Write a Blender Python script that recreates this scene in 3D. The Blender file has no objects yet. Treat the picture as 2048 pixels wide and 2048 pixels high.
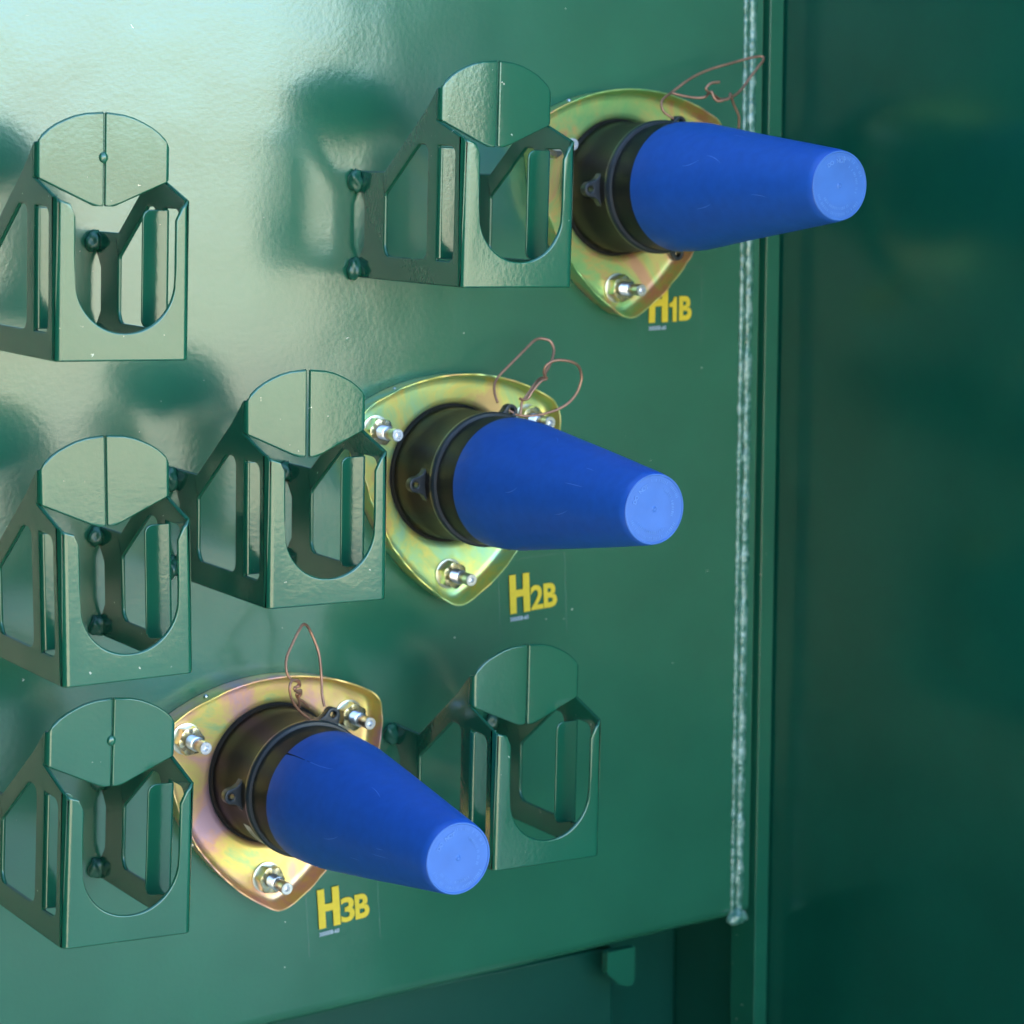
import bpy, bmesh, math, random
from mathutils import Vector, Matrix, noise, geometry
R = math.radians
sc = bpy.context.scene
C = sc.collection

# ---------------------------------------------------------------- camera
cam_d = bpy.data.cameras.new('camera'); cam = bpy.data.objects.new('camera', cam_d); C.objects.link(cam)
sc.camera = cam
cr = Vector((0.845382, -0.534157, 0.001417)); cu = Vector((0.0, 0.0, 1.0)); cf = Vector((0.0, 1.0, 0.0))
yaw, pitch, roll = R(32.28834743), R(-8.62972893), R(0.08117392)
f_ = Vector((math.sin(yaw) * math.cos(pitch), math.cos(yaw) * math.cos(pitch), math.sin(pitch)))
r0 = Vector((math.cos(yaw), -math.sin(yaw), 0)); u0 = r0.cross(f_)
r_ = math.cos(roll) * r0 + math.sin(roll) * u0; u_ = -math.sin(roll) * r0 + math.cos(roll) * u0
m = Matrix((r_, u_, -f_)).transposed().to_4x4(); m.translation = Vector((-0.97490432, -1.74255389, 0.25577028))
cam.matrix_world = m
cam_d.lens = 4922.300835 / 2048 * 36; cam_d.sensor_width = 36
cam_d.clip_start = 0.05; cam_d.clip_end = 1000
cam_d.dof.use_dof = True; cam_d.dof.focus_distance = 1.80; cam_d.dof.aperture_fstop = 7.5

# ---------------------------------------------------------------- sky, sun, exposure
SUN_EL, SUN_AZ = R(22), R(-27)           # azimuth from +Y towards +X: the sun stands behind the cabinet
w = bpy.data.worlds.new('World'); sc.world = w; w.use_nodes = True
nt = w.node_tree; bg = nt.nodes['Background']
sky = nt.nodes.new('ShaderNodeTexSky'); sky.sky_type = 'NISHITA'; sky.sun_disc = False
sky.sun_elevation = SUN_EL; sky.sun_rotation = SUN_AZ; sky.dust_density = 1.0
nt.links.new(sky.outputs[0], bg.inputs[0]); bg.inputs[1].default_value = 0.125; sky.air_density = 0.9; sky.ozone_density = 1.5
sun_d = bpy.data.lights.new('sun', 'SUN'); sun_d.energy = 5.0; sun_d.angle = R(0.5); sun_d.color = (1, .94, .83)
sun = bpy.data.objects.new('sun', sun_d); C.objects.link(sun)
sd = Vector((math.sin(SUN_AZ) * math.cos(SUN_EL), math.cos(SUN_AZ) * math.cos(SUN_EL), math.sin(SUN_EL)))
sun.rotation_euler = sd.to_track_quat('Z', 'Y').to_euler(); sun.location = (0, 3, 3)
vs = sc.view_settings; vs.view_transform = 'Standard'; vs.look = 'None'; vs.exposure = 3.42; vs.gamma = 1; vs.use_curve_mapping = False

# ---------------------------------------------------------------- materials
def new_mat(name):
    mt = bpy.data.materials.new(name); mt.use_nodes = True
    return mt, mt.node_tree, mt.node_tree.nodes['Principled BSDF']
def N(nt, t, **kw):
    n = nt.nodes.new(t)
    for k, v in kw.items(): setattr(n, k, v)
    return n
def ramp(nt, stops):
    n = nt.nodes.new('ShaderNodeValToRGB'); e = n.color_ramp.elements
    while len(e) < len(stops): e.new(0.5)
    for i, (p, c) in enumerate(stops): e[i].position = p; e[i].color = (*c, 1)
    return n
def pos(nt):
    return N(nt, 'ShaderNodeNewGeometry').outputs['Position']
def bump(nt, b, layers):
    prev = None
    P = pos(nt)
    for scale, dist, detail in layers:
        n = N(nt, 'ShaderNodeTexNoise'); n.inputs['Scale'].default_value = scale; n.inputs['Detail'].default_value = detail
        n.inputs['Roughness'].default_value = 0.5
        nt.links.new(P, n.inputs['Vector'])
        bp = N(nt, 'ShaderNodeBump'); bp.inputs['Strength'].default_value = 1.0; bp.inputs['Distance'].default_value = dist
        nt.links.new(n.outputs['Fac'], bp.inputs['Height'])
        if prev: nt.links.new(prev.outputs[0], bp.inputs['Normal'])
        prev = bp
    nt.links.new(prev.outputs[0], b.inputs['Normal'])
    return prev

def green_paint(name, base, rough, layers, ior=1.5, specks=0.0, coat=0.0, speck_scale=60):
    mt, nt, b = new_mat(name)
    n = N(nt, 'ShaderNodeTexNoise'); n.inputs['Scale'].default_value = 9; n.inputs['Detail'].default_value = 4
    nt.links.new(pos(nt), n.inputs['Vector'])
    rp = ramp(nt, [(0.3, tuple(v * .9 for v in base)), (0.7, tuple(v * 1.1 for v in base))])
    nt.links.new(n.outputs['Fac'], rp.inputs[0])
    col = rp.outputs[0]
    if specks:
        n2 = N(nt, 'ShaderNodeTexNoise'); n2.inputs['Scale'].default_value = speck_scale * 3; n2.inputs['Detail'].default_value = 1
        nt.links.new(pos(nt), n2.inputs['Vector'])
        ad = N(nt, 'ShaderNodeVectorMath', operation='MULTIPLY_ADD')
        nt.links.new(n2.outputs['Color'], ad.inputs[0]); ad.inputs[1].default_value = (.006, .006, .006); nt.links.new(pos(nt), ad.inputs[2])
        v = N(nt, 'ShaderNodeTexVoronoi'); v.inputs['Scale'].default_value = speck_scale
        nt.links.new(ad.outputs[0], v.inputs['Vector'])
        sx = N(nt, 'ShaderNodeSeparateColor'); nt.links.new(v.outputs['Color'], sx.inputs[0])
        # a speck's radius is random from cell to cell and mostly nothing
        mr = N(nt, 'ShaderNodeMapRange'); mr.inputs[1].default_value = 1 - specks; mr.inputs[2].default_value = 1
        mr.inputs[3].default_value = 0.0; mr.inputs[4].default_value = 0.085
        nt.links.new(sx.outputs[0], mr.inputs[0])
        lt = N(nt, 'ShaderNodeMath', operation='LESS_THAN'); nt.links.new(v.outputs['Distance'], lt.inputs[0]); nt.links.new(mr.outputs[0], lt.inputs[1])
        mx = N(nt, 'ShaderNodeMix', data_type='RGBA'); nt.links.new(lt.outputs[0], mx.inputs[0]); nt.links.new(col, mx.inputs[6]); mx.inputs[7].default_value = (.55, .58, .48, 1)
        col = mx.outputs[2]
    nt.links.new(col, b.inputs['Base Color'])
    b.inputs['Roughness'].default_value = rough; b.inputs['IOR'].default_value = ior
    b.inputs['Coat Weight'].default_value = coat; b.inputs['Coat Roughness'].default_value = rough
    if layers: bump(nt, b, layers)
    return mt

GREEN = (0.014, 0.102, 0.056)
M_wall = green_paint('tank_green_paint', GREEN, 0.19, [(14, .0008, 1), (230, .00009, 2)], ior=1.85, specks=.07, speck_scale=110)
M_stand = green_paint('stand_green_paint', (0.008, .086, .048), 0.14, [(20, .0003, 1), (280, .00008, 2)], ior=1.7, specks=.2, speck_scale=130)
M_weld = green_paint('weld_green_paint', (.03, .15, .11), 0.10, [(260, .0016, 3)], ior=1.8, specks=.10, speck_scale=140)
nt = M_weld.node_tree; b = nt.nodes['Principled BSDF']       # broken highlights painted into the bead colour as pale noise flecks
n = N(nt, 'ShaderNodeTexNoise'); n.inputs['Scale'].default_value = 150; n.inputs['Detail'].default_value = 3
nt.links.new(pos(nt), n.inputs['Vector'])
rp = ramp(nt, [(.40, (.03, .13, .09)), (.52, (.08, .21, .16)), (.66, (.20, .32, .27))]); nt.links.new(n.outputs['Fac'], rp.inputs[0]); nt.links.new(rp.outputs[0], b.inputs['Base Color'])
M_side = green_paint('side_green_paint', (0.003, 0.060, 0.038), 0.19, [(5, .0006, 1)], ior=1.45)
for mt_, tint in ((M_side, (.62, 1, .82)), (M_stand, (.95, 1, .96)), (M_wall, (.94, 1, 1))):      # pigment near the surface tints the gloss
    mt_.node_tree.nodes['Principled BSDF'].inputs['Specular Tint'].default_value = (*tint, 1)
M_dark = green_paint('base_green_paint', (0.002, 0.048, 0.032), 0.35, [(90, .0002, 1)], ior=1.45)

def chromate(name, stops, rough=.38, sc_=9, met=.72):
    mt, nt, b = new_mat(name)
    n = N(nt, 'ShaderNodeTexNoise'); n.inputs['Scale'].default_value = sc_ * 1.5; n.inputs['Detail'].default_value = 7; n.inputs['Roughness'].default_value = .64; n.inputs['Distortion'].default_value = .8
    nt.links.new(pos(nt), n.inputs['Vector'])
    rp = ramp(nt, [(p, tuple(v * .84 + .10 for v in c)) for p, c in stops]); nt.links.new(n.outputs['Fac'], rp.inputs[0])
    nt.links.new(rp.outputs[0], b.inputs['Base Color'])
    b.inputs['Metallic'].default_value = met; b.inputs['Roughness'].default_value = rough
    bump(nt, b, [(60, .0002, 1), (500, .00003, 2)])
    return mt
M_zinc = {  # hues per plate: zinc iridescence plus reflected colour painted in
 'H1': chromate('green_orange_zinc', [(.36, (.20, .55, .14)), (.46, (.36, .58, .14)), (.54, (.66, .52, .10)), (.62, (.72, .32, .14))], sc_=11),
 'H2': chromate('yellow_green_zinc', [(.36, (.26, .60, .36)), (.45, (.40, .62, .20)), (.54, (.72, .64, .10)), (.63, (.70, .42, .12))], sc_=10),
 'H3': chromate('golden_pink_zinc', [(.34, (.66, .36, .46)), (.43, (.80, .38, .26)), (.51, (.86, .52, .16)), (.59, (.84, .64, .10)), (.68, (.42, .58, .18))], sc_=11),
}
M_zsteel = chromate('zinc_steel', [(.35, (.62, .66, .66)), (.55, (.70, .70, .62)), (.7, (.7, .62, .4))], rough=.3, sc_=60, met=1)
M_steel = chromate('bright_steel', [(.3, (.62, .64, .68)), (.7, (.75, .75, .75))], rough=.32, sc_=80, met=1)
M_nut = chromate('yellowish_zinc_nut', [(.35, (.30, .34, .30)), (.5, (.40, .34, .14)), (.65, (.45, .42, .34))], rough=.24, sc_=70, met=1)
M_neck = chromate('coppery_steel', [(.3, (.55, .36, .26)), (.7, (.6, .5, .4))], rough=.35, sc_=90, met=1)

def plain(name, col, rough, ior=1.5, layers=None, metal=0.0, var=0.0, vs_=30, sss=0.0):
    mt, nt, b = new_mat(name)
    b.inputs['Base Color'].default_value = (*col, 1)
    if var:
        n = N(nt, 'ShaderNodeTexNoise'); n.inputs['Scale'].default_value = vs_; n.inputs['Detail'].default_value = 5
        nt.links.new(pos(nt), n.inputs['Vector'])
        rp = ramp(nt, [(.3, tuple(v * (1 - var) for v in col)), (.7, tuple(min(1, v * (1 + var)) for v in col))])
        nt.links.new(n.outputs['Fac'], rp.inputs[0]); nt.links.new(rp.outputs[0], b.inputs['Base Color'])
    b.inputs['Roughness'].default_value = rough; b.inputs['IOR'].default_value = ior; b.inputs['Metallic'].default_value = metal
    if sss:
        b.inputs['Subsurface Weight'].default_value = sss; b.inputs['Subsurface Radius'].default_value = (.1, .3, 1); b.inputs['Subsurface Scale'].default_value = .006
    if layers: bump(nt, b, layers)
    return mt
M_rubber = plain('black_epdm_rubber', (.006, .0055, .0055), .48, 1.42, [(220, .00008, 2)], var=.4, vs_=60)
M_ring = plain('grey_black_rubber', (.016, .021, .027), .35, 1.5, var=.2)
M_hole = plain('hole_black', (.002, .002, .002), .8)
M_blue = plain('blue_plastic', (.010, .072, .36), .44, 1.45, [(90, .00012, 2), (900, .00004, 2)], var=.07, vs_=120, sss=.0)
M_blueend = plain('pale_blue_plastic', (.038, .12, .38), .45, 1.45, [(700, .00004, 2)], var=.08, vs_=60)
M_emboss = plain('frosted_blue_plastic', (.085, .20, .50), .5, 1.45)
M_copper = plain('tarnished_copper_wire', (.40, .20, .13), .42, 1.5, metal=.7, var=.35, vs_=70)
M_yellow = plain('yellow_vinyl', (.62, .45, .030), .4, 1.45, var=.05, vs_=200)
M_white = plain('white_vinyl', (.42, .48, .58), .45)
M_sticker = plain('white_sticker_paper', (.5, .5, .48), .6)
M_ink = plain('black_ink', (.03, .03, .03), .6)
M_scratch = plain('blue_plastic_scratch', (.09, .20, .62), .6)
# film of the decals: almost clear
M_film, nt, b = new_mat('clear_decal_film')
b.inputs['Base Color'].default_value = (.9, 1, .95, 1); b.inputs['Roughness'].default_value = .3; b.inputs['Alpha'].default_value = .03
M_filmedge, nt, b = new_mat('decal_film_edge')
b.inputs['Base Color'].default_value = (.5, .6, .55, 1); b.inputs['Roughness'].default_value = .5; b.inputs['Alpha'].default_value = .18
# gravel
M_gravel, nt, b = new_mat('gravel_ground')
n = N(nt, 'ShaderNodeTexNoise'); n.inputs['Scale'].default_value = 25; n.inputs['Detail'].default_value = 6
nt.links.new(pos(nt), n.inputs['Vector'])
rp = ramp(nt, [(.3, (.52, .44, .27)), (.7, (.74, .65, .44))]); nt.links.new(n.outputs['Fac'], rp.inputs[0]); nt.links.new(rp.outputs[0], b.inputs['Base Color'])
b.inputs['Roughness'].default_value = .9; bump(nt, b, [(30, .02, 5)])

# ---------------------------------------------------------------- helpers
def tag(o, label, cat, group=None, kind=None):
    o['label'] = label; o['category'] = cat
    if group: o['group'] = group
    if kind: o['kind'] = kind
    return o
def empty(name, loc, rot=(0, 0, 0), label=None, cat=None, group=None):
    o = bpy.data.objects.new(name, None); C.objects.link(o); o.location = loc; o.rotation_euler = rot
    o.empty_display_size = .02
    if label: tag(o, label, cat, group)
    return o
def mesh_obj(name, bm, mat, parent=None, smooth=None, loc=None, rot=None):
    bm.normal_update()
    me = bpy.data.meshes.new(name); bm.to_mesh(me); bm.free()
    me.materials.append(mat)
    if smooth is not None:
        me.polygons.foreach_set('use_smooth', [True] * len(me.polygons))
        if smooth < 180: me.set_sharp_from_angle(angle=R(smooth))
    o = bpy.data.objects.new(name, me); C.objects.link(o); o.parent = parent
    if loc: o.location = loc
    if rot: o.rotation_euler = rot
    return o
def add_bevel(o, width, seg=2, angle=35, wn=True, clamp=True):
    mo = o.modifiers.new('bevel', 'BEVEL'); mo.width = width; mo.segments = seg; mo.limit_method = 'ANGLE'; mo.angle_limit = R(angle); mo.use_clamp_overlap = clamp
    if wn:
        mo = o.modifiers.new('wn', 'WEIGHTED_NORMAL'); mo.keep_sharp = False; mo.weight = 90
def box(bm, x0, x1, y0, y1, z0, z1):
    vs_ = [bm.verts.new((x, y, z)) for x in (x0, x1) for y in (y0, y1) for z in (z0, z1)]
    for f in ((0, 1, 3, 2), (4, 6, 7, 5), (0, 4, 5, 1), (2, 3, 7, 6), (0, 2, 6, 4), (1, 5, 7, 3)):
        bm.faces.new([vs_[i] for i in f])
def lathe(bm, prof, n=72, sides=None, caps=(False, False)):
    """prof: (d, r) along -Y (out of the wall). sides: polygon instead of circle."""
    rings = []
    for d, r in prof:
        rings.append([bm.verts.new((r * math.cos(2 * math.pi * i / n), -d, r * math.sin(2 * math.pi * i / n))) for i in range(n)])
    for a, b_ in zip(rings, rings[1:]):
        for i in range(n):
            j = (i + 1) % n
            bm.faces.new((a[i], a[j], b_[j], b_[i]))
    if caps[0]: bm.faces.new(rings[0])
    if caps[1]: bm.faces.new(rings[-1][::-1])
    return rings
def catmull(P, sub=6):
    out = []
    for i in range(len(P) - 1):
        p0 = P[max(i - 1, 0)]; p1 = P[i]; p2 = P[i + 1]; p3 = P[min(i + 2, len(P) - 1)]
        for k in range(sub):
            t = k / sub
            out.append(0.5 * ((2 * p1) + (p2 - p0) * t + (2 * p0 - 5 * p1 + 4 * p2 - p3) * t * t + (3 * p1 - p0 - 3 * p2 + p3) * t ** 3))
    out.append(P[-1]); return out
def tube(bm, P, rad, n=8):
    prev = None; ref = None; first = None
    for i, p in enumerate(P):
        t = (P[min(i + 1, len(P) - 1)] - P[max(i - 1, 0)]).normalized()
        if ref is None: ref = t.orthogonal().normalized()
        ref = (ref - t * ref.dot(t)).normalized(); s = t.cross(ref)
        rr = rad(i) if callable(rad) else rad
        ring = [bm.verts.new(p + rr * (math.cos(2 * math.pi * k / n) * ref + math.sin(2 * math.pi * k / n) * s)) for k in range(n)]
        if prev:
            for k in range(n): bm.faces.new((prev[k], prev[(k + 1) % n], ring[(k + 1) % n], ring[k]))
        else: first = ring
        prev = ring
    bm.faces.new(first[::-1]); bm.faces.new(prev)
def pip(p, loop):
    c = False; n = len(loop); j = n - 1
    for i in range(n):
        xi, yi = loop[i]; xj, yj = loop[j]
        if (yi > p[1]) != (yj > p[1]) and p[0] < (xj - xi) * (p[1] - yi) / (yj - yi) + xi: c = not c
        j = i
    return c
def round_poly(P, r, n=5):
    """P: list of (x, y) or (x, y, r): rounds the corners."""
    out = []; m_ = len(P)
    for i in range(m_):
        p = Vector(P[i][:2]); a = Vector(P[i - 1][:2]); b_ = Vector(P[(i + 1) % m_][:2])
        rr = P[i][2] if len(P[i]) > 2 else r
        if rr <= 0: out.append(tuple(p)); continue
        u = (a - p).normalized(); v = (b_ - p).normalized()
        ang = u.angle(v); tlen = min(rr / math.tan(ang / 2), (a - p).length * .48, (b_ - p).length * .48)
        rr = tlen * math.tan(ang / 2)
        c = p + (u + v).normalized() * (rr / math.sin(ang / 2))
        s, e = p + u * tlen - c, p + v * tlen - c
        a0 = math.atan2(s.y, s.x); da = math.atan2(s.x * e.y - s.y * e.x, s.dot(e))
        for k in range(n + 1):
            t = a0 + da * k / n; out.append((c.x + rr * math.cos(t), c.y + rr * math.sin(t)))
    return out
def sheet(outer, holes, ulines, fmap):
    """a flat pattern cut out (outer minus holes), creased on the lines u=const and bent by fmap(u, v) -> point"""
    co = []; ed = []
    for L in [outer] + holes:
        s = len(co); co += [Vector(p) for p in L]; ed += [(s + i, s + (i + 1) % len(L)) for i in range(len(L))]
    v0 = min(p[1] for p in outer) - 1; v1 = max(p[1] for p in outer) + 1
    for u in ulines:
        s = len(co); co += [Vector((u, v0)), Vector((u, v1))]; ed.append((s, s + 1))
    V, E_, F, *_ = geometry.delaunay_2d_cdt(co, ed, [], 0, 1e-5)
    bm = bmesh.new(); bv = {}
    for f in F:
        cx = sum(V[i][0] for i in f) / len(f); cy = sum(V[i][1] for i in f) / len(f)
        if not pip((cx, cy), outer) or any(pip((cx, cy), h) for h in holes): continue
        for i in f:
            if i not in bv: bv[i] = bm.verts.new(fmap(V[i][0], V[i][1]))
        bm.faces.new([bv[i] for i in f])
    bmesh.ops.recalc_face_normals(bm, faces=bm.faces)
    return bm

# ---------------------------------------------------------------- setting: ground
bm = bmesh.new(); s = 300
bm.faces.new([bm.verts.new(p) for p in ((-s, -s, -.86), (s, -s, -.86), (s, s, -.86), (-s, s, -.86))])
g = mesh_obj('ground', bm, M_gravel); g['kind'] = 'structure'

# ---------------------------------------------------------------- tank with its base, seam and edge strip
tank = empty('transformer_tank', (-.3, .5, -.86), label='green glossy painted steel tank wall carrying all the stands and bushings', cat='transformer tank')
def T(v): return (v[0] + .3, v[1] - .5, v[2] + .86)
ZB = lambda x: -.4575 + .024 * (x - .372)
XL, XR = -1.25, .386
bm = bmesh.new()
prof = [(1.1, 1.2), (.02, 1.2)] + [(.02 - .02 * math.sin(t), 1.18 + .02 * math.cos(t)) for t in [R(a) for a in (15, 45, 75, 90)]]
prof += [(0.014 - .014 * math.cos(t), None, -.014 * math.sin(t)) for t in [R(a) for a in (0, 12, 25, 38, 52, 65, 78, 90)]] + [(1.1, None, -.014)]
rows = []
NX = 24
for i in range(NX + 1):
    x = XL + (XR - XL) * i / NX; row = []
    for q in prof:
        z = q[1] if q[1] is not None else ZB(x) + .014 + q[2]
        row.append(bm.verts.new(T((x, q[0], z))))
    rows.append(row)
for a, b_ in zip(rows, rows[1:]):
    for k in range(len(prof) - 1): bm.faces.new((a[k], a[k + 1], b_[k + 1], b_[k]))
    bm.faces.new((a[-1], a[0], b_[0], b_[-1]))
bm.faces.new(rows[0]); bm.faces.new(rows[-1][::-1])
bmesh.ops.recalc_face_normals(bm, faces=bm.faces)
mesh_obj('tank_body', bm, M_wall, tank, 60)
# skirt below
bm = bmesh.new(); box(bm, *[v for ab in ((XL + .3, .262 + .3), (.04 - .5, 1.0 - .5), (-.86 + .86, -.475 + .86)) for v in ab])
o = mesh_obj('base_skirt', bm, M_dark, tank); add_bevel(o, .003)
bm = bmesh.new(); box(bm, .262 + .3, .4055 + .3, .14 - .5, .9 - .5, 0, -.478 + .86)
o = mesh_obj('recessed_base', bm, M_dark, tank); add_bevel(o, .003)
# pad hanging from the bottom edge: a plate with a rounded lower corner, curved in section
bm = bmesh.new()
out_ = round_poly([(.232, -.466), (.262, -.466, 0), (.262, -.504, .012), (.246, -.499, .010), (.232, -.486, .006)], .002)
bm = sheet(out_, [], [], lambda u, v: T((u, .006, v)))
ret = bmesh.ops.extrude_face_region(bm, geom=bm.faces[:])
for v in ret['geom']:
    if isinstance(v, bmesh.types.BMVert): v.co.y += .008
bmesh.ops.recalc_face_normals(bm, faces=bm.faces)
o = mesh_obj('lug', bm, M_stand, tank); add_bevel(o, .002, 3)
# weld seam
def lump(z, k): return noise.noise(Vector((k, z * 110, 0))) * .45 + noise.noise(Vector((k + 7, z * 40, 3))) * .5 + noise.noise(Vector((k, z * 300, 9))) * .2
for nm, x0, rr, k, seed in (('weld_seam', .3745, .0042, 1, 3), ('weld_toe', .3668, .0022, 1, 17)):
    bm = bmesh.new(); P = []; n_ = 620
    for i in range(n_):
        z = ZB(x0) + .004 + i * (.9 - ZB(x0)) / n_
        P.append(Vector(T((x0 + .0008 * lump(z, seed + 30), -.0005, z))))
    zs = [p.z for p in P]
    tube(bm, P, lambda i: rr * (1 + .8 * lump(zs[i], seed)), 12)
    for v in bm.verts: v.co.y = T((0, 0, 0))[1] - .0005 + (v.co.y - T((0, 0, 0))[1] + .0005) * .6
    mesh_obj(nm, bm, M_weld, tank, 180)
bm = bmesh.new(); bmesh.ops.create_icosphere(bm, subdivisions=4, radius=1)
for v in bm.verts:
    k = 1 + .12 * noise.noise(v.co * 2.2)
    v.co = Vector((v.co.x * .0112 * k, v.co.y * .007 * k, v.co.z * .0075 * k - .003 * abs(v.co.x)))
    v.co += Vector(T((.3725, -.001, ZB(.37) + .004)))
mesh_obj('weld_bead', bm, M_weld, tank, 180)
# side panel with its edge strip, standing out from the wall on the right
side = empty('cabinet_side_panel', (.405, -.3, -.86), label='dark green cabinet side panel beside the welded seam', cat='cabinet panel')
def S(v): return (v[0] - .405, v[1] + .3, v[2] + .86)
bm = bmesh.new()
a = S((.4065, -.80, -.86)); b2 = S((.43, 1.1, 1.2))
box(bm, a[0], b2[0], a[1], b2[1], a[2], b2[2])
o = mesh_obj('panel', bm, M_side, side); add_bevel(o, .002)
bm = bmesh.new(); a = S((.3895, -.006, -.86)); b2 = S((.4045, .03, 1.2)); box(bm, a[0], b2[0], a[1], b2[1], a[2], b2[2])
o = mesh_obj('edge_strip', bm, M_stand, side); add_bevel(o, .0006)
# unseen panel added left of the frame to keep light off the stands
left = empty('side_light_blocker', (-1.04, -.3, -.86), label='dark green panel added out of view at the far left to block light', cat='light blocker')
bm = bmesh.new(); box(bm, -.03, 0, -1.05, .2995, .1, 2.04)
o = mesh_obj('panel', bm, plain('matt_dark_green_blocker', (.002, .016, .011), .75, 1.25), left); add_bevel(o, .002)  # added unseen panel, only blocks light

M_bead = green_paint('bead_green_paint', (0.010, .085, .05), 0.32, [(160, .0008, 2)], ior=1.55)
# ---------------------------------------------------------------- parking stands
W_, D_, BR, TH = 100.0, 164.8, 6.0, 3.2     # millimetres
arc = BR * math.pi / 4
u2 = W_ - 2 * BR + arc
def fold(u, v):
    if u < -arc: x, d = 0, D_ - BR + (u + arc)
    elif u < arc:
        t = (u + arc) / BR; x, d = BR - BR * math.cos(t), D_ - BR + BR * math.sin(t)
    elif u < u2: x, d = BR + (u - arc), D_
    elif u < u2 + 2 * arc:
        t = (u - u2) / BR; x, d = W_ - BR + BR * math.sin(t), D_ - BR + BR * math.cos(t)
    else: x, d = W_, D_ - BR - (u - u2 - 2 * arc)
    return Vector((x / 1000, -d / 1000, v / 1000))
uL = lambda d: d - (D_ - BR) - arc
uF = lambda x: x - BR + arc
uR = lambda d: u2 + 2 * arc + (D_ - BR - d)
prof_side = [(0, -2.2), (0, 12), (5, 16), (11, 24), (11, 56), (5, 64), (0, 68), (0, 83), (43, 83, 3), (70, 103.5), (103, 128.5), (122.6, 147), (122.6, 122.4), (D_ - 4, 109.4)]
def side_pts(fn):
    return [(fn(p[0]), *p[1:]) for p in prof_side]
front_top = [(.5, 108.2), (10.3, 105.3), (14.3, 96.3), (14.4, 54)]
cxu, czu, ru = 51.3, 54, 36.9
U_ = [(cxu + ru * math.cos(t), czu + ru * math.sin(t)) for t in [math.pi + math.pi * k / 28 for k in range(1, 28)]]
front = [(uF(x), z) for x, z in front_top + U_ + [(88.2, 54), (88.2, 95), (92.6, 104.3), (W_ - .5, 108.8)]]
outer = round_poly([(a[0], a[1], a[2] if len(a) > 2 else 0) for a in side_pts(uL)], 0) + front + round_poly([(a[0], a[1], a[2] if len(a) > 2 else 0) for a in side_pts(uR)[::-1]], 0)
hole = round_poly([(44.6, 16.8, 9), (110.3, 16.8, 8), (110.3, 103.5, 7), (96, 103.5, 6), (44.6, 64.5, 3)], 4)
slot = round_poly([(126, 17, 0), (150.5, 17, 7), (150.5, 102.8, 8), (126, 102.8, 0)], 4)
ul = [-arc + 2 * arc * k / 8 for k in range(9)] + [u2 + 2 * arc * k / 8 for k in range(9)]
def solid(o, th=TH / 1000):
    mo = o.modifiers.new('solid', 'SOLIDIFY'); mo.thickness = th; mo.offset = -1
    add_bevel(o, .0014 if th > .002 else .0008, 3, 40, clamp=False)
def out_normals(bm, c):
    # faces look away from the inside point c
    bmesh.ops.recalc_face_normals(bm, faces=bm.faces)
    s_ = sum(((f.calc_center_median() - c).dot(f.normal) * f.calc_area()) for f in bm.faces)
    if s_ < 0: bmesh.ops.reverse_faces(bm, faces=bm.faces)
bm = sheet(outer, [[(uL(x), z) for x, z in hole], [(uL(x), z) for x, z in slot], [(uR(x), z) for x, z in hole], [(uR(x), z) for x, z in slot]], ul, fold)
out_normals(bm, Vector((.05, -.08, .06)))
for f in bm.faces: f.smooth = True
me_body = bpy.data.meshes.new('bracket_body'); bm.to_mesh(me_body); bm.free(); me_body.materials.append(M_stand)

flap_out = [(0, 121.8), (40, 104.2), (43, 103.2), (49, 103.2), (49.75, 104), (49.75, 167.6), (49, 168.4), (36, 167.2), (28, 165.3), (21.2, 162.6), (14.5, 159.4), (8.8, 155.6), (4.2, 151.5), (0, 146.6), (-4.6, 146.6), (-4.6, 121.9)]
def make_flap(parent, mirror, ang):
    r_f = 4.0; a_ = r_f * math.pi / 4; DH = 128.5
    def fm(u, v):
        # u is the width coordinate x measured at the finished flap
        uu = u - r_f + a_
        if u < 0: uu = -a_ + (u) * .6
        if uu < -a_: x, d = 0, DH - r_f + (uu + a_)
        elif uu < a_: t = (uu + a_) / r_f; x, d = r_f - r_f * math.cos(t), DH - r_f + r_f * math.sin(t)
        else: t = uu - a_; x, d = r_f + t * math.cos(ang), DH + t * math.sin(ang)
        d += 0
        if mirror: x = W_ - x
        return Vector((x / 1000, -d / 1000, v / 1000))
    bm = sheet(flap_out, [], [-.01] + [r_f * k / 8 for k in range(9)], fm)
    out_normals(bm, Vector((.05, -.05, .13)))
    o = mesh_obj('hood_flap', bm, M_stand, parent, 180); solid(o); return o
def make_tab(mirror):
    P = round_poly([(0, 18, 0), (0, 101.8, 0), (23, 101.8, 6), (23, 18, 6)], 0)
    def fm(u, v):
        r_t = 3.0; L = r_t * math.pi / 2
        if u < L: t = u / r_t; x, d = r_t - r_t * math.cos(t), 126.1 + r_t * math.sin(t)
        else: x, d = r_t + (u - L), 126.1 + r_t
        if mirror: x = W_ - x
        return Vector((x / 1000, -d / 1000, v / 1000))
    bm = sheet(P, [], [3 * math.pi / 2 * k / 7 for k in range(8)], fm)
    out_normals(bm, Vector((.05, .05, .06)))
    for f in bm.faces: f.smooth = True
    me = bpy.data.meshes.new('side_tab'); bm.to_mesh(me); bm.free(); me.materials.append(M_stand); return me
me_tab = [make_tab(False), make_tab(True)]
def bead_mesh(seed):
    bm = bmesh.new(); bmesh.ops.create_icosphere(bm, subdivisions=3, radius=1)
    for v in bm.verts:
        k = 1 + .45 * noise.noise(v.co * 1.5 + Vector((seed, 0, 0)))
        v.co = Vector((v.co.x * .0060 * k, v.co.y * .0052 * k, v.co.z * .0085 * k))
    for f in bm.faces: f.smooth = True
    me = bpy.data.meshes.new('weld_bead'); bm.to_mesh(me); bm.free(); me.materials.append(M_bead); return me
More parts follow.
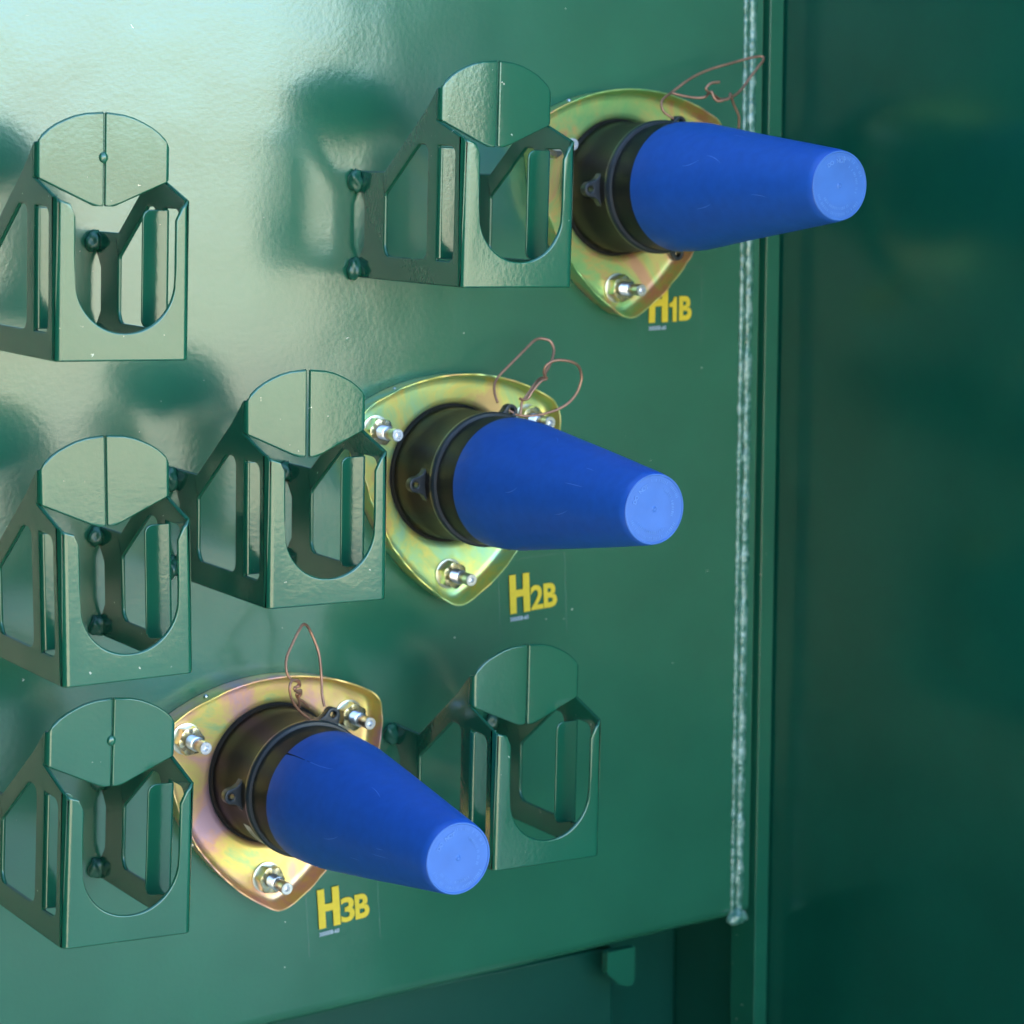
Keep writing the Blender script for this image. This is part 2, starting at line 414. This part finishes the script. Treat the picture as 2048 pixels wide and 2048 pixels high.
me_bead = [bead_mesh(i * 5.3) for i in range(4)]
def rivet_mesh():
    bm = bmesh.new(); bmesh.ops.create_icosphere(bm, subdivisions=3, radius=.0034)
    for v in bm.verts: v.co.y *= .6; v.co.z *= 1.15
    for f in bm.faces: f.smooth = True
    me = bpy.data.meshes.new('paint_drop'); bm.to_mesh(me); bm.free(); me.materials.append(M_stand); return me
me_drop = rivet_mesh()
STANDS = [ # x, z, roll, yaw, flap angles (left, right), label
 (-.3451, .1071, -2.01, .15, .2, .5, 'green U shaped parking stand above the others, with a paint drop on its seam', True),
 (-.0220, .1475, -1.63, .24, 0, 1.8, 'green parking stand in front of the bushing marked H1B', False),
 (-.1868, -.0803, -1.26, .32, 0, 4.5, 'green parking stand overlapping the bushing marked H2B, its right flap dotted with chips', False),
 (-.3463, -.1200, -.33, -.12, .2, .9, 'green parking stand between an upper and a lower stand at the far left', False),
 (-.3522, -.3076, -2.91, -.15, 0, .3, 'lowest green parking stand, beside the gold plate of the bushing marked H3B', True),
 (.0079, -.3083, -1.32, .86, 0, 1.2, 'green parking stand behind the blue cap of H3B, on the darker part of the wall', False)]
for (x, z, ro, yw, fa, fb, lab, drop) in STANDS:
    st = empty('parking_stand', (x, 0, z), label=lab, cat='parking stand', group='parking stands welded to the tank wall')
    st.rotation_euler = (0, R(-ro), R(-yw))
    o = bpy.data.objects.new('folded_body', me_body); C.objects.link(o); o.parent = st; solid(o)
    make_flap(st, False, R(fa)); make_flap(st, True, R(fb))
    for me in me_tab:
        o = bpy.data.objects.new('side_tab', me); C.objects.link(o); o.parent = st; solid(o, .0018)
    for k, (bx, bz) in enumerate(((-.0032, .075), (-.0032, .005), (.0945, .075), (.0945, .005))):
        o = bpy.data.objects.new('weld_bead', me_bead[k]); C.objects.link(o); o.parent = st; o.location = (bx, -.0030, bz)
    if drop:
        o = bpy.data.objects.new('paint_drop', me_drop); C.objects.link(o); o.parent = st; o.location = (.049, -.1286, .137)

# ---------------------------------------------------------------- bushings
def reuleaux(R0, rr, n=168):
    V_ = [Vector((R0 * math.cos(a), R0 * math.sin(a))) for a in (R(-90), R(30), R(150))]
    L = []
    side_r = math.sqrt(3) * R0 + rr
    def arcp(c, rad, a0, a1, m_):
        for k in range(m_):
            a = a0 + (a1 - a0) * k / m_; L.append((c + Vector((rad * math.cos(a), rad * math.sin(a)))))
    # around counter-clockwise: corner, then the side opposite to the third corner
    for k in range(3):
        base = R(-90 + 120 * k)
        arcp(V_[k], rr, base - R(30), base + R(30), n // 9)
        opp = V_[(k + 2) % 3]
        arcp(opp, side_r, base + R(30), base + R(90), 2 * n // 9)
    # resample in angle
    A = sorted((math.atan2(p.y, p.x) % (2 * math.pi), p.length) for p in L)
    out = []
    for i in range(n):
        a = 2 * math.pi * i / n; j = 0
        while j < len(A) and A[j][0] < a: j += 1
        a0, r0_ = A[j - 1] if j else (A[-1][0] - 2 * math.pi, A[-1][1]); a1, r1_ = A[j] if j < len(A) else (A[0][0] + 2 * math.pi, A[0][1])
        t = (a - a0) / (a1 - a0 + 1e-12); out.append(r0_ + (r1_ - r0_) * t)
    return out
def plate_mesh(seed, ox, oz):
    bm = bmesh.new(); n = 168
    rings = []
    def ring(rr, d, wob=0):
        rad = reuleaux(.0905, rr, n)
        return [bm.verts.new(((rad[i] + wob * noise.noise(Vector((math.cos(2 * math.pi * i / n) * 4, math.sin(2 * math.pi * i / n) * 4, seed)))) * math.cos(2 * math.pi * i / n), -d - wob * 1.4 * noise.noise(Vector((math.cos(2 * math.pi * i / n) * 9, math.sin(2 * math.pi * i / n) * 9, seed + 4))), rad[i] * math.sin(2 * math.pi * i / n))) for i in range(n)]
    rings.append(ring(.0165, .0008)); rings.append(ring(.0172, .012)); rings.append(ring(.0182, .0225, .0012))
    rings.append(ring(.0180, .0234, .0012)); rings.append(ring(.0171, .0234, .0012)); rings.append(ring(.0168, .0226, .0012))
    rings.append(ring(.0154, .0125)); rings.append(ring(.0142, .0095)); rings.append(ring(.0118, .0080)); rings.append(ring(.008, .0075))
    for rc, d in ((.0635, .0073), (.0600, .0066), (.0582, .0050), (.0575, .0015)):
        rings.append([bm.verts.new((ox + rc * math.cos(2 * math.pi * i / n), -d, oz + rc * math.sin(2 * math.pi * i / n))) for i in range(n)])
    for a, b_ in zip(rings, rings[1:]):
        for i in range(n):
            j = (i + 1) % n; bm.faces.new((a[i], b_[i], b_[j], a[j]))
    bmesh.ops.recalc_face_normals(bm, faces=bm.faces)
    return bm
def stud(parent, x, z, turn):
    # thing > stud > washer, nut, end ring ; built with its origin on the plate face
    prof = []
    d = .0
    prof.append((d, .0049))
    k = 0
    d = .0112
    while d < .0225:
        prof += [(d, .0046), (d + .0007, .0058)]; d += .0015
    prof += [(.0228, .0049), (.0240, .0042)]
    bm = bmesh.new(); lathe(bm, prof, 28, caps=(True, True))
    st = mesh_obj('stud', bm, M_steel, parent, 30, loc=(x, -.0075, z))
    st.rotation_euler = (0, turn, 0)
    bm = bmesh.new(); lathe(bm, [(.0235, .0040), (.0305, .0040)], 24, caps=(True, True)); mesh_obj('stud_neck', bm, M_neck, st, 30)
    bm = bmesh.new(); lathe(bm, [(.0302, .0040), (.0306, .0050), (.0372, .0051), (.0378, .0047), (.0378, .0026), (.0360, .0022), (.0345, .0016)], 28, caps=(True, True)); mesh_obj('stud_end', bm, M_steel, st, 30)
    bm = bmesh.new(); lathe(bm, [(.0003, .0121), (.0009, .0127), (.0017, .0126), (.0019, .0112)], 40, caps=(True, True)); mesh_obj('washer', bm, M_zsteel, st, 30)
    # hex nut with chamfered corners
    bm = bmesh.new(); n = 48; af = .0102
    def hexr(a, cham): 
        a6 = (a % (math.pi / 3)) - math.pi / 6
        return min(af / math.cos(a6), cham)
    rings = []
    for d, ch in ((.0018, .0113), (.0022, .0118), (.0112, .0118), (.0120, .0111), (.0122, .0100), (.0122, .0056)):
        rings.append([bm.verts.new((hexr(2 * math.pi * i / n, ch) * math.cos(2 * math.pi * i / n), -d, hexr(2 * math.pi * i / n, ch) * math.sin(2 * math.pi * i / n))) for i in range(n)])
    for a, b_ in zip(rings, rings[1:]):
        for i in range(n): bm.faces.new((a[i], a[(i + 1) % n], b_[(i + 1) % n], b_[i]))
    bm.faces.new(rings[0]); bmesh.ops.recalc_face_normals(bm, faces=bm.faces)
    mesh_obj('nut', bm, M_nut, st, 25)
def ear(parent, ang):
    """a lug with a hole standing on the side of the body"""
    bm = bmesh.new(); h = .0125; wd = .0078; hr = .0027; n = 24
    # section in (radial, tangential), hole axis along the bushing axis
    outline = [(-.002, -wd * 1.9), (.002, -wd * 1.15), (.006, -wd * .85)]
    outline += [(.0085 + wd * .8 * math.cos(a), wd * .8 * math.sin(a)) for a in [R(-70 + 140 * k / 8) for k in range(9)]]
    outline += [(.006, wd * .85), (.002, wd * 1.15), (-.002, wd * 1.9)]
    hole_ = [(.0090 + hr * math.cos(2 * math.pi * k / 16), hr * math.sin(2 * math.pi * k / 16)) for k in range(16)]
    ca, sa = math.cos(ang), math.sin(ang); rb = .0525
    def fm(u, v): return Vector(((rb + u) * ca - v * sa, -.054, (rb + u) * sa + v * ca))
    bm = sheet(outline, [hole_], [], fm)
    ret = bmesh.ops.extrude_face_region(bm, geom=bm.faces[:])
    for v in ret['geom']:
        if isinstance(v, bmesh.types.BMVert): v.co.y += .0075
    bmesh.ops.recalc_face_normals(bm, faces=bm.faces)
    o = mesh_obj('wire_lug', bm, M_ring, parent); add_bevel(o, .0008, 2)
B_ = {'H1': (.2300, .2146, .0059, .0217), 'H2': (.0629, -.0185, .002, .0219), 'H3': (-.104, -.2512, -.0009, .0064)}
BL = {'H1': ('black bushing on a green and orange zinc plate, above the yellow H1B decal', 'blue tapered plastic cap reaching past the weld seam, above the H1B decal'),
      'H2': ('black bushing on a yellow green zinc plate, above the yellow H2B decal', 'blue tapered plastic cap with DO NOT on its end, above the H2B decal'),
      'H3': ('black bushing on a golden pink zinc plate, above the yellow H3B decal', 'blue tapered plastic cap with a short crack at its wide end, above the H3B decal')}
def text_bm(body, size, bold=0.0, extrude=.0001):
    cu_ = bpy.data.curves.new('t', 'FONT'); cu_.body = body; cu_.size = size; cu_.offset = bold; cu_.extrude = extrude; cu_.resolution_u = 5
    ob = bpy.data.objects.new('t', cu_); C.objects.link(ob)
    bpy.context.view_layer.update()
    me = ob.evaluated_get(bpy.context.evaluated_depsgraph_get()).to_mesh()
    bm = bmesh.new(); bm.from_mesh(me); ob.evaluated_get(bpy.context.evaluated_depsgraph_get()).to_mesh_clear()
    bpy.data.objects.remove(ob); bpy.data.curves.remove(cu_)
    return bm
for key, (bx, bz, tx, tz) in B_.items():
    bu = empty('bushing', (bx, 0, bz), label=BL[key][0], cat='bushing', group='bushings in triangular zinc plates')
    px, pz = {'H1': (.001, -.0016), 'H2': (0, -.0005), 'H3': (-.0055, -.0013)}[key]
    pl = mesh_obj('mounting_plate', plate_mesh({'H1': 1, 'H2': 5, 'H3': 9}[key], -px, -pz), M_zinc[key], bu, 50, loc=(px, 0, pz))
    pl.rotation_euler = (0, {'H1': 0, 'H2': R(1), 'H3': R(-1)}[key], 0)
    for k, a in enumerate((R(-93), R(30), R(152.8) if key == 'H1' else R(151))):
        stud(bu, px + .0835 * math.cos(a), pz + .0835 * math.sin(a), R((17, 41, 5)[k] + bx * 90))
    # small bright beads standing in for the holes in the rim
    for a in (R(128), R(212), R(-22)):
        rad = reuleaux(.0905, .0178)[int((a % (2 * math.pi)) / (2 * math.pi) * 168)]
        bm = bmesh.new(); bmesh.ops.create_uvsphere(bm, u_segments=12, v_segments=8, radius=.0022)
        mesh_obj('rim_hole_dot', bm, M_zsteel, bu, 180, loc=(px + rad * math.cos(a), -.013, pz + rad * math.sin(a)))
    tilt = empty('axis', (0, 0, 0)); 
    bpy.data.objects.remove(tilt)
    sh = Matrix.Identity(4); sh[0][1] = -tx; sh[2][1] = -tz        # the axis leans slightly: offset grows with the distance from the wall
    def lean(o):
        for v in o.data.vertices: v.co = sh @ v.co
        return o
    bm = bmesh.new()
    lathe(bm, [(.001, .0562), (.0045, .0562), (.0060, .0548), (.030, .0543), (.0305, .0540), (.058, .0533), (.0605, .0533), (.0610, .0500)], 96, caps=(True, False))
    bm2 = bmesh.new(); lathe(bm2, [(.0030, .0500), (.0034, .0500), (.0034, .0578), (.0030, .0578)], 64); mesh_obj('dark_gap_disc', bm2, M_hole, bu)  # black disc stands in for the dark gap around the body
    body = lean(mesh_obj('rubber_body', bm, M_rubber, bu, 30))
    bm = bmesh.new(); lathe(bm, [(.0606, .0500), (.0612, .0538), (.0635, .0551), (.0675, .0551), (.0690, .0540), (.0694, .0505)], 96)
    lean(mesh_obj('collar_ring', bm, M_ring, bu, 40))
    bm = bmesh.new(); lathe(bm, [(.0600, .0510), (.0690, .0516), (.074, .0522), (.0985, .0512), (.0985, .02)], 96, caps=(True, True))
    lean(mesh_obj('rubber_neck', bm, M_rubber, bu, 30))
    for a in (R(180), R(62), R(-63)): lean_o = ear(bu, a)
    # cap
    cap = empty('protective_cover', (bx + tx * .0954, -.0954, bz + tz * .0954), label=BL[key][1], cat='cap', group='blue caps on the bushings')
    sh2 = sh
    L = .1986
    bm = bmesh.new()
    prof = [(.0, .0500), (.0, .0519), (.0006, .0526), (.010, .0523), (.028, .0512)]
    n2 = 24
    for k in range(1, n2):
        t = k / n2; prof.append((.028 + (L - .028) * t, .0512 + (.0268 - .0512) * t))
    prof += [(L - .0012, .0266), (L - .0003, .0258)]
    lathe(bm, prof, 128)
    o = mesh_obj('cap_shell', bm, M_blue, cap, 50)
    for v in o.data.vertices:
        # slightly out of round
        v.co.z *= 1 + .004 * math.sin(v.co.y * 40 + bx * 10); v.co = sh @ v.co
    bm = bmesh.new()
    lathe(bm, [(L - .0008, .0257), (L + .0002, .0262), (L + .0005, .0258), (L + .0005, .0251), (L - .0001, .0246), (L - .0001, .0150), (L - .0004, .008), (L - .0004, .0022), (L + .0002, .0012), (L - .0001, .0004)], 96, caps=(True, True))
    e = mesh_obj('cap_end', bm, M_blueend, cap, 30)
    for v in e.data.vertices: v.co = sh @ v.co
    # moulded lettering round the end
    rnd = random.Random(hash(key) % 7 if False else {'H1': 3, 'H2': 8, 'H3': 11}[key])
    big = bmesh.new()
    a0 = {'H1': 125, 'H2': 160, 'H3': 150}[key]
    for k, ch in enumerate('DO NOT'):
        if ch == ' ': continue
        tb = text_bm(ch, .0044, .00006, .00018)
        ang = R(a0 - 9.5 * k)
        for v in tb.verts:
            x, y, zz = v.co; x -= .0015
            p = Vector((x, y + .0172)); q = Matrix.Rotation(ang - math.pi / 2, 2) @ p
            v.co = Vector((q.x, -(L + .0002 + zz), q.y))
        tmp = bpy.data.meshes.new('t'); tb.to_mesh(tmp); tb.free(); big.from_mesh(tmp); bpy.data.meshes.remove(tmp)
    for rad_, a1, a2 in ((.0215, 200, 330), (.0172, 215, 300), (.0215, 20, 100), (.0165, 340, 420)):
        a = a1
        while a < a2:
            # worn strokes of the moulding that cannot be read
            hh = .0011; ww = .0004 + .0003 * rnd.random(); an = R(a + rnd.uniform(-1, 1))
            for dx in ((-.0007, .0006) if rnd.random() < .6 else (0,)):
                bmv = []
                c, s_ = math.cos(an), math.sin(an)
                for (qx, qy) in ((-ww / 2 + dx, -hh), (ww / 2 + dx, -hh), (ww / 2 + dx, hh * rnd.uniform(.5, 1)), (-ww / 2 + dx, hh)):
                    bmv.append(big.verts.new(((rad_ + qy) * c - qx * s_, -(L + .00035), (rad_ + qy) * s_ + qx * c)))
                big.faces.new(bmv)
            a += rnd.choice((6, 6, 7, 12))
    e2 = mesh_obj('moulded_lettering', big, M_emboss, e)
    for v in e2.data.vertices: v.co = sh @ v.co
    # scratches, crack
    def on_cone(d, a, h=.00012):
        r_c = (.0526 - .0014 * d / .028) if d < .028 else (.0512 + (.0268 - .0512) * (d - .028) / (L - .028))
        return sh @ Vector(((r_c + h) * math.cos(a), -d, (r_c + h) * math.sin(a)))
    def stroke(pts, wd, mat, name):
        bm = bmesh.new(); prev = None
        for i, (d, a) in enumerate(pts):
            ww = wd * math.sin(math.pi * (i + .6) / (len(pts) + .2)) / .04 if callable(wd) is False else wd(i)
            q = (bm.verts.new(on_cone(d, a - ww)), bm.verts.new(on_cone(d, a + ww)))
            if prev: bm.faces.new((prev[0], prev[1], q[1], q[0]))
            prev = q
        mesh_obj(name, bm, mat, cap)
    for k in range(5):
        d0 = rnd.uniform(.03, .15); a1 = R(rnd.uniform(95, 215)); dd = rnd.uniform(.006, .02); da = rnd.uniform(-.15, .15)
        stroke([(d0 + dd * t / 6, a1 + da * (t / 6) ** 2) for t in range(7)], .00022, M_scratch, 'scratch')
    if key == 'H3':
        stroke([(.0005, R(131)), (.008, R(130.2)), (.014, R(129.6)), (.022, R(129.4)), (.034, R(128.6))], lambda i: (.016, .010, .007, .005, .001)[i], M_hole, 'crack')
        stroke([(.034, R(128.6)), (.045, R(127.6)), (.054, R(125.8)), (.060, R(123.5))], lambda i: (.004, .004, .004, .001)[i], M_scratch, 'crack_tail')
        # bar code sticker on the body
        def cyl(d, a, h=.0001): return sh @ Vector(((.0538 + h) * math.cos(a), -d, (.0538 + h) * math.sin(a)))
        bm = bmesh.new(); prev = None
        for t in range(9):
            a = R(208 + 23 * t / 8); q = (bm.verts.new(cyl(.046, a, .0004)), bm.verts.new(cyl(.0575, a, .0004)))
            if prev: bm.faces.new((prev[0], prev[1], q[1], q[0]))
            prev = q
        stk = mesh_obj('barcode_sticker', bm, M_sticker, bu, 180)
        bm = bmesh.new()
        a = 214.0
        while a < 228:
            wd = rnd.uniform(.25, .7); q = [bm.verts.new(cyl(d, R(aa), .0006)) for d, aa in ((.0485, a), (.0555, a), (.0555, a + wd), (.0485, a + wd))]
            bm.faces.new(q); a += wd + rnd.uniform(.4, .8)
        mesh_obj('bar_print', bm, M_ink, stk)

# ---------------------------------------------------------------- copper tie wires (points in millimetres)
WIRES = {
'H1': ('loose copper wire with open hook ends by the weld seam', 
 [(256.2, -50.0, 271.2), (250.8, -48.6, 274.4), (245.4, -47.1, 278.7), (244.6, -45.7, 284.5), (248.2, -43.6, 288.9), (258.1, -40.7, 293.9), (279.2, -37.9, 305.5), (299.7, -35.0, 313.2), (326.6, -36.4, 320.2), (344.4, -37.9, 324.6), (354.3, -39.3, 325.8), (354.6, -41.4, 322.8), (347.1, -44.3, 316.7), (335.6, -47.1, 306.8), (326.1, -50.0, 298.5), (314.6, -52.9, 291.7), (299.5, -55.7, 288.6), (288.0, -58.6, 292.8), (280.4, -60.0, 296.3), (282.2, -60.0, 300.0), (286.7, -60.0, 302.2), (294.1, -60.0, 303.0)],
 [(255.5, -45.0, 293.8), (262.8, -48.0, 291.7), (275.3, -51.0, 289.8), (283.1, -54.0, 290.3), (285.1, -57.0, 293.5), (286.9, -58.8, 294.7), (287.9, -59.9, 290.6), (291.7, -61.1, 287.0), (297.3, -62.2, 288.0), (303.0, -62.0, 289.5), (306.5, -59.0, 293.4), (312.3, -56.0, 285.0), (320.4, -53.0, 274.8), (322.6, -50.0, 264.4)]),
'H2': ('copper wire bent into two round loops, tied above the middle blue cap',
 [(81.7, -48.0, 43.1), (81.8, -45.2, 46.6), (82.3, -42.3, 51.0), (84.2, -39.5, 56.7), (88.2, -36.7, 61.0), (93.9, -34.6, 65.2), (105.6, -33.5, 73.9), (117.4, -32.4, 82.7), (126.5, -31.3, 89.3), (132.8, -30.2, 91.6), (138.0, -31.7, 91.2), (142.2, -33.9, 89.3), (144.2, -36.1, 83.2), (141.7, -38.3, 75.9), (136.8, -40.7, 69.7), (131.3, -43.9, 64.6), (127.5, -47.2, 61.3), (120.9, -50.4, 60.5), (114.4, -53.7, 57.3), (108.3, -55.4, 51.7), (103.0, -56.0, 46.0), (99.8, -56.7, 42.9), (98.6, -57.3, 37.5), (97.6, -58.0, 32.9)],
 [(89.2, -50.0, 37.1), (93.1, -51.7, 34.9), (96.4, -53.3, 32.8), (103.1, -55.0, 31.4), (113.1, -56.7, 31.4), (123.2, -58.3, 32.9), (133.3, -60.0, 35.7), (143.9, -60.8, 41.3), (150.6, -61.7, 49.0), (154.0, -62.5, 58.4), (153.4, -63.3, 64.6), (149.9, -64.2, 70.9), (142.6, -65.0, 74.6), (133.1, -64.2, 76.4), (125.3, -63.3, 75.8), (119.7, -62.5, 72.7), (118.1, -61.7, 68.5), (119.2, -60.8, 64.2), (121.7, -60.0, 61.4), (116.4, -60.0, 59.6), (111.4, -60.0, 55.2), (107.0, -60.0, 50.8), (103.7, -60.0, 46.3), (99.9, -60.0, 45.3), (95.5, -60.0, 46.5)]),
'H3': ('copper wire with one tall narrow loop and a twisted knot over the golden plate',
 [(-78.9, -50.0, -198.6), (-82.5, -52.1, -205.9), (-90.1, -54.2, -202.3), (-97.6, -56.4, -197.2), (-108.2, -58.5, -188.1), (-115.5, -60.6, -178.1), (-117.6, -61.3, -169.0), (-114.6, -59.2, -164.0), (-107.9, -57.1, -164.5), (-105.3, -54.9, -169.5), (-109.0, -52.8, -171.0), (-106.9, -50.7, -174.5), (-101.7, -49.4, -174.7), (-102.1, -48.5, -179.2), (-104.8, -47.6, -177.8), (-102.8, -46.8, -181.6), (-97.6, -45.9, -185.4), (-92.4, -45.0, -190.6)],
 [(-81.2, -50.0, -190.2), (-81.5, -47.0, -182.0), (-80.3, -44.0, -172.4), (-79.7, -41.0, -158.3), (-80.1, -38.0, -147.0), (-85.6, -35.0, -130.8), (-92.2, -38.0, -124.5), (-98.4, -41.0, -128.4), (-106.4, -44.0, -138.7), (-112.6, -47.0, -147.6), (-114.6, -50.0, -157.0), (-112.0, -51.0, -163.7), (-107.7, -52.0, -165.9), (-105.1, -53.0, -167.7), (-108.0, -54.0, -170.8), (-110.6, -55.0, -171.4), (-106.2, -53.4, -174.8), (-102.7, -51.8, -176.3), (-104.1, -50.2, -180.1), (-102.7, -48.6, -184.2), (-101.9, -47.0, -189.0)])}
for key, (lab, *strands) in WIRES.items():
    bm = bmesh.new(); org = Vector(strands[0][0]) / 1000
    for P in strands:
        tube(bm, catmull([Vector(p) / 1000 - org for p in P], 7), .0011, 10)
    o = mesh_obj('copper_wire', bm, M_copper, None, 180, loc=org)
    tag(o, lab, 'wire', 'copper tie wires on the bushings')

# ---------------------------------------------------------------- decals
def fit_text(body, w0, h0, bold):
    bm = text_bm(body, 1.0, bold, .004)
    xs = [v.co.x for v in bm.verts]; ys = [v.co.y for v in bm.verts]
    x0, x1, y0, y1 = min(xs), max(xs), min(ys), max(ys)
    for v in bm.verts:
        v.co = Vector(((v.co.x - x0) / (x1 - x0) * w0, -.0004 - (v.co.z + .004) * .01, (v.co.y - y0) / (y1 - y0) * h0))
    return bm
DEC = {'H1B': (.2655, .0978, -.3, '1'), 'H2B': (.1238, -.1448, -2.2, '2'), 'H3B': (-.0625, -.3908, -3.0, '3')}
for key, (x, z, ro, digit) in DEC.items():
    pn = {'1': 'half hidden behind the point of its zinc plate', '2': 'below the middle bushing', '3': 'below the lowest bushing'}[digit]
    de = empty('phase_decal', (x, -.0006, z), label='clear decal with yellow %s lettering, %s' % (key, pn), cat='decal', group='phase decals on the wall')
    de.rotation_euler = (0, R(ro), 0)
    bm = bmesh.new()
    for (a, b_, c, d) in ((-.0104, -.0100, -.022, .046), (.057, .0574, -.022, .046)):
        bm.faces.new([bm.verts.new(p) for p in ((a, -.0001, c), (b_, -.0001, c), (b_, -.0001, d), (a, -.0001, d))])
    bm.faces.new([bm.verts.new(p) for p in ((-.0104, -.0001, .0461), (.0574, -.0001, .0461), (.0574, -.0001, .0465), (-.0104, -.0001, .0465))])
    mesh_obj('film_border', bm, M_filmedge, de)
    bm = bmesh.new()
    box(bm, 0, .0064, -.0010, -.0004, 0, .0336); box(bm, .0137, .0201, -.0010, -.0004, 0, .0336); box(bm, .0064, .0137, -.0010, -.0004, .0140, .0202)
    mesh_obj('letter', bm, M_yellow, de)
    if digit == '1':
        bm = bmesh.new(); P = [(.0042, 0), (.0084, 0), (.0084, .0214), (.0056, .0214), (.0048, .0185), (.0030, .0168), (.0006, .0162), (.0006, .0128), (.0042, .0128)]
        va = [bm.verts.new((a, -.0010, b_)) for a, b_ in P]; bm.faces.new(va)
        ret = bmesh.ops.extrude_face_region(bm, geom=bm.faces[:])
        for v in ret['geom']:
            if isinstance(v, bmesh.types.BMVert): v.co.y = -.0004
        mesh_obj('digit', bm, M_yellow, de, loc=(.0212, 0, 0))
    else: o = mesh_obj('digit', fit_text(digit, .0095 if digit == '1' else .0128, .0214, .025), M_yellow, de, loc=(.0222 if digit == '1' else .0212, 0, .0004))
    o = mesh_obj('letter', fit_text('B', .0135, .0214, .035), M_yellow, de, loc=(.0325 if digit == '1' else .0345, 0, .0004))
    o = mesh_obj('part_number', fit_text('300008-60', .0185, .0036, .012), M_white, de, loc=(0, 0, -.0066))
